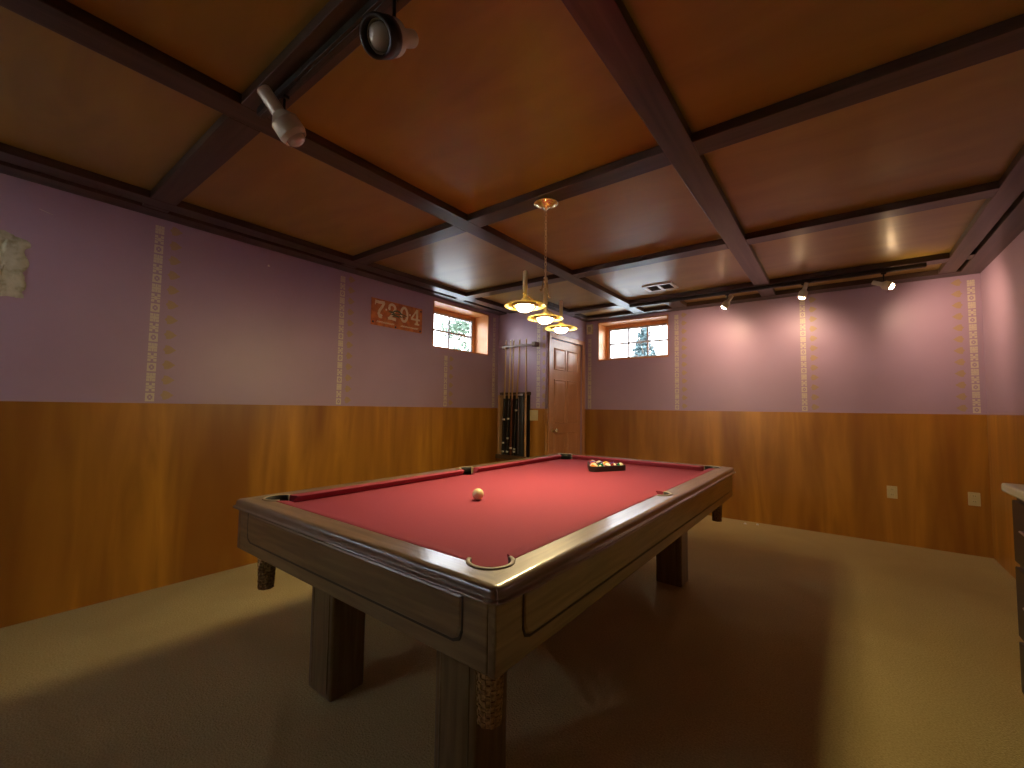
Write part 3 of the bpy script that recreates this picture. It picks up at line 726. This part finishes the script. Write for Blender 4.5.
ribbon(b, [(-.11,.030,.004),(-.03,.016,.005),(.05,.026,.005),(.11,.014,.004)], .0120, .0008)
b.build('leaf_spray', M['green'], sg_)
for u0, u1 in ((-.255,-.055),(.035,.255)):     # worn, no longer legible small lettering along the bottom
    b = MB(); u = u0
    while u < u1:
        h = random.uniform(.014,.020); q = u + .012
        ribbon(b, [(u,-.095-h/2,.0030),(u+.002,-.095,.003),(q,-.095+random.uniform(-h/2,h/2),.0026),(q+.004,-.095+h/2,.0026)]); u = q + .0015
    b.build('worn_lettering', M['digit'], sg_)
for u, v in ((-SW/2+.02,-SH/2+.03),(SW/2-.025,-SH/2+.02),(SW/2-.02,SH/2-.03),(-.03,-SH/2+.014)):
    b = MB(); b.lathe([(.011,0),(.009,.004),(1e-4,.005)], (.010,u,v), 12, Matrix.Rotation(PI/2,4,'Y'), cap=False); b.build('tack', M['tack'], sg_)

# plaster patch at the left edge
b = MB(); rnd = random.Random(3)
nu, nv = 16, 18; y0, y1, z0, z1 = .020, .232, 1.790, 2.165
grid = []
for i in range(nu+1):
    row = []
    for j in range(nv+1):
        u, v = i/nu, j/nv
        sx = 1 - .10*abs(math.sin(v*9.0+1)) - .06*rnd.random(); sz = 1 - .05*abs(math.sin(u*8+2)) - .03*rnd.random()
        y = y0 + (y1-y0)*(.0 + u*(sx if u > .5 else 1)); zc = (z0+z1)/2 - .03*(u-.5); z = zc + (v-.5)*(z1-z0)*sz*(1-.25*max(0,u-.6)*abs(2*v-1)**2)
        edge = min(i, nu-i, j, nv-j)
        row.append(b.v((XL + (0.0004 if edge == 0 else .003 + .006*rnd.random()), y, z)))
    grid.append(row)
for i in range(nu):
    for j in range(nv): b.face([grid[i][j],grid[i+1][j],grid[i+1][j+1],grid[i][j+1]], True)
tag(b.build('plaster_patch', M['plaster']), 'rough pale patch of bare plaster on the mauve wall, left edge of the photo', 'wall patch')
b = MB(); b.lathe([(.004,0),(.004,.012),(.008,.013),(.006,.016),(1e-4,.0165)], (XL,1.483,2.337), 12, Matrix.Rotation(PI/2,4,'Y')); tag(b.build('wall_nail', M['ring']), 'small pale nail head in the mauve wall under the ceiling', 'nail')
b = MB(); b.tube([(XL+.001,.243,2.328),(XL+.0012,.262,2.322),(XL+.001,.30,2.312)], .0012, 6); tag(b.build('wall_scratch', M['stencil']), 'thin pale scratch on the mauve wall beside the plaster patch', 'scratch')

# ------------------------------------------------------------------ cabinet at the right edge
cb = thing('cabinet', 'near-black cabinet with pale stone top at the right edge by the wall', 'cabinet', (.80, 1.85, 0))
K = Vector(cb.location); CX0, CX1, CY0, CY1 = .577, XR-T-.001, 1.05, 2.72
b = MB(); b.box(Vector((CX0,CY0,.07))-K, Vector((CX1,CY1,.893))-K); b.box(Vector((CX0+.05,CY0+.01,0))-K, Vector((CX1,CY1-.002,.07))-K); b.build('body', M['cab'], cb, .003)
b = MB(); b.box(Vector((CX0-.036,CY0-.02,.895))-K, Vector((CX1,CY1+.03,.932))-K); b.build('stone_top', M['ctop'], cb, .008, 3)
for j, (ya, yb) in enumerate(((1.07,1.60),(1.62,2.15),(2.17,2.70))):
    for z0, z1 in ((.10,.30),(.32,.60),(.62,.87)):
        b = MB(); b.box(Vector((CX0-.018,ya,z0))-K, Vector((CX0-.0005,yb,z1))-K); dr = b.build('drawer', M['cab'], cb, .004)
        b = MB(); ym = (ya+yb)/2; zz = (z0+z1)/2 + .03
        b.tube([Vector((CX0-.017,ym-.07,zz))-K, Vector((CX0-.040,ym-.07,zz))-K, Vector((CX0-.042,ym,zz))-K, Vector((CX0-.040,ym+.07,zz))-K, Vector((CX0-.017,ym+.07,zz))-K], .005, 8); b.build('handle', M['steel'], dr)

# scraps on the carpet by the back wall
for k, (x, y, lab) in enumerate(((-.845,5.305,'white scrap on the carpet by the back wall, nearer the pool table'),(-.735,5.345,'white scrap on the carpet by the back wall, further from the pool table'))):
    b = MB(); n = 9
    for i in range(3):
        pts = [( .016*math.cos(2*PI*q/n)*random.uniform(.6,1.2), .012*math.sin(2*PI*q/n)*random.uniform(.6,1.2), .006*i) for q in range(n)]
        if i: [b.face([prev[q],prev[(q+1)%n],cur[(q+1)%n],cur[q]]) for cur in [[b.v(p) for p in pts]] for q in range(n)] if False else None
        cur = [b.v((p[0]*(1-.25*i), p[1]*(1-.25*i), p[2])) for p in pts]
        if i == 0: b.face(cur[::-1])
        else:
            for q in range(n): b.face([prev[q],prev[(q+1)%n],cur[(q+1)%n],cur[q]])
        prev = cur
    b.face(prev); o = b.build('paper_scrap', M['white'], loc=(x,y,.001)); tag(o, lab, 'paper scrap', 'scraps on the carpet')

# ------------------------------------------------------------------ outside: lawn, trees
b = MB(); b.box((-16, -4, 1.55), (XL-TH-.02, 1.6, 1.70)); struct(b.build('ground_side', M['soil']))
b = MB(); b.box((-16, 1.6, 1.55), (XL-TH-.02, YB+TH+.02, 1.70)); b.box((-16, YB+TH+.02, 1.55), (8, 20, 1.70)); struct(b.build('ground', M['paving']))
b = MB(); b.box((-8, -12, 1.0), (4, YF-.27, 1.15)); struct(b.build('ground_front', M['soil']))
def leafy(mb, c, rx, rz, n, size, rnd, cone=False):
    for k in range(n):
        while True:
            p = Vector((rnd.uniform(-1,1), rnd.uniform(-1,1), rnd.uniform(-1,1)))
            if cone:
                h = (p.z+1)/2
                if math.hypot(p.x,p.y) < (1-h)*.95+.05: break
            elif p.length < 1: break
        q = Vector(c) + Vector((p.x*rx, p.y*rx, p.z*rz))
        d = Vector((rnd.uniform(-1,1), rnd.uniform(-1,1), rnd.uniform(-.6,.6))).normalized()*size*rnd.uniform(.6,1.3); s = d.orthogonal().normalized()*d.length*.4
        mb.face([q-d, q+s, q+d, q-s])
def tree(kind, loc, h, label, cat, cone, mat, seed):
    rnd = random.Random(seed)
    t = thing(kind, label, cat, loc)
    b = MB(); b.tube([(0,0,0),(0.03,0,h*.3),(0,.03,h*.6),(.02,0,h*.9)], [.10,.08,.05,.02], 10)
    for k in range(7):
        a = rnd.uniform(0,6.28); z = h*(.3+.08*k); b.tube([(0,0,z),(math.cos(a)*h*.18, math.sin(a)*h*.18, z+h*.10),(math.cos(a)*h*.30, math.sin(a)*h*.30, z+h*.12)], [.03,.02,.008], 6)
    b.build('trunk', M['bark'], t)
    b = MB()
    if cone:
        for k in range(9):
            z = h*(.15+.09*k); R_ = h*.30*(1-k/9.5)
            leafy(b, (0,0,z), R_, h*.06, int(300*(1-k/10)), .09, rnd)
    else:
        for k in range(10):
            a = rnd.uniform(0,6.28); rr = rnd.uniform(.05,.30)*h
            leafy(b, (math.cos(a)*rr, math.sin(a)*rr, h*rnd.uniform(.45,.95)), h*.16, h*.10, 120, .10, rnd)
    b.build('crown', M[mat], t)
tree('conifer', (-4.55,12.3,1.70), 2.2, 'blue-green conifer outside the back window', 'tree', True, 'needle', 5)
tree('broadleaf_tree', (-12.2,13.0,1.70), 3.4, 'broadleaf tree outside the left window', 'tree', False, 'foliage', 11)

# ------------------------------------------------------------------ sky and daylight
Wd = bpy.data.worlds.new('World'); S.world = Wd; Wd.use_nodes = True
nt = Wd.node_tree; bg = nt.nodes['Background']
tcn = nt.nodes.new('ShaderNodeTexCoord'); sep = nt.nodes.new('ShaderNodeSeparateXYZ'); nt.links.new(tcn.outputs['Generated'], sep.inputs[0])
rp = nt.nodes.new('ShaderNodeValToRGB'); e = rp.color_ramp.elements
e[0].position = 0; e[0].color = (1,1,1,1); e[1].position = .7; e[1].color = (.70,.84,1,1)
nt.links.new(sep.outputs['Z'], rp.inputs['Fac']); nt.links.new(rp.outputs['Color'], bg.inputs['Color'])
bg.inputs['Strength'].default_value = 15.0
def portal(name, loc, rot, sx, sy):
    l = bpy.data.lights.new(name, 'AREA'); l.shape = 'RECTANGLE'; l.size = sx; l.size_y = sy; l.cycles.is_portal = True
    o = bpy.data.objects.new(name, l); COL.objects.link(o); o.location = loc; o.rotation_euler = rot
portal('portal_left', (XL-.33, (W1['y0']+W1['y1'])/2, 2.17), (0, -PI/2, 0), .54, .96)
portal('portal_left_rear', (XL-.33, (W4_FILL['y0']+W4_FILL['y1'])/2, 2.17), (0, -PI/2, 0), .54, 1.0)
portal('portal_back', ((W2['x0']+W2['x1'])/2, YB+.33, 2.17), (-PI/2, 0, 0), .96, .54)
portal('portal_front', ((W3_FILL['x0']+W3_FILL['x1'])/2, YF-.24, (W3_FILL['z0']+W3_FILL['z1'])/2), (PI/2, 0, 0), 1.20, .54)

# ------------------------------------------------------------------ camera
f, yaw, pit, rol, ch = 427.6015, .6538, .0569, .0137, 1.2206
F = Vector((-math.sin(yaw)*math.cos(pit), math.cos(yaw)*math.cos(pit), math.sin(pit)))
R = Vector((math.cos(yaw), math.sin(yaw), 0)); U = R.cross(F)
R2 = R*math.cos(rol) + U*math.sin(rol); U2 = U*math.cos(rol) - R*math.sin(rol)
cam = bpy.data.cameras.new('Camera'); co = bpy.data.objects.new('Camera', cam); COL.objects.link(co)
cam.sensor_width = 36; cam.lens = f/1024*36; cam.clip_start = .02
mw = Matrix.Identity(4)
for i in range(3): mw[i][0], mw[i][1], mw[i][2] = R2[i], U2[i], -F[i]
mw.translation = (0, 0, ch); co.matrix_world = mw
S.camera = co
v = S.view_settings; v.view_transform = 'Standard'; v.look = 'None'; v.gamma = 1; v.use_curve_mapping = False; v.exposure = 0
S.cycles.max_bounces = 10; S.cycles.diffuse_bounces = 6; S.cycles.use_denoising = True
S.cycles.sample_clamp_indirect = 8
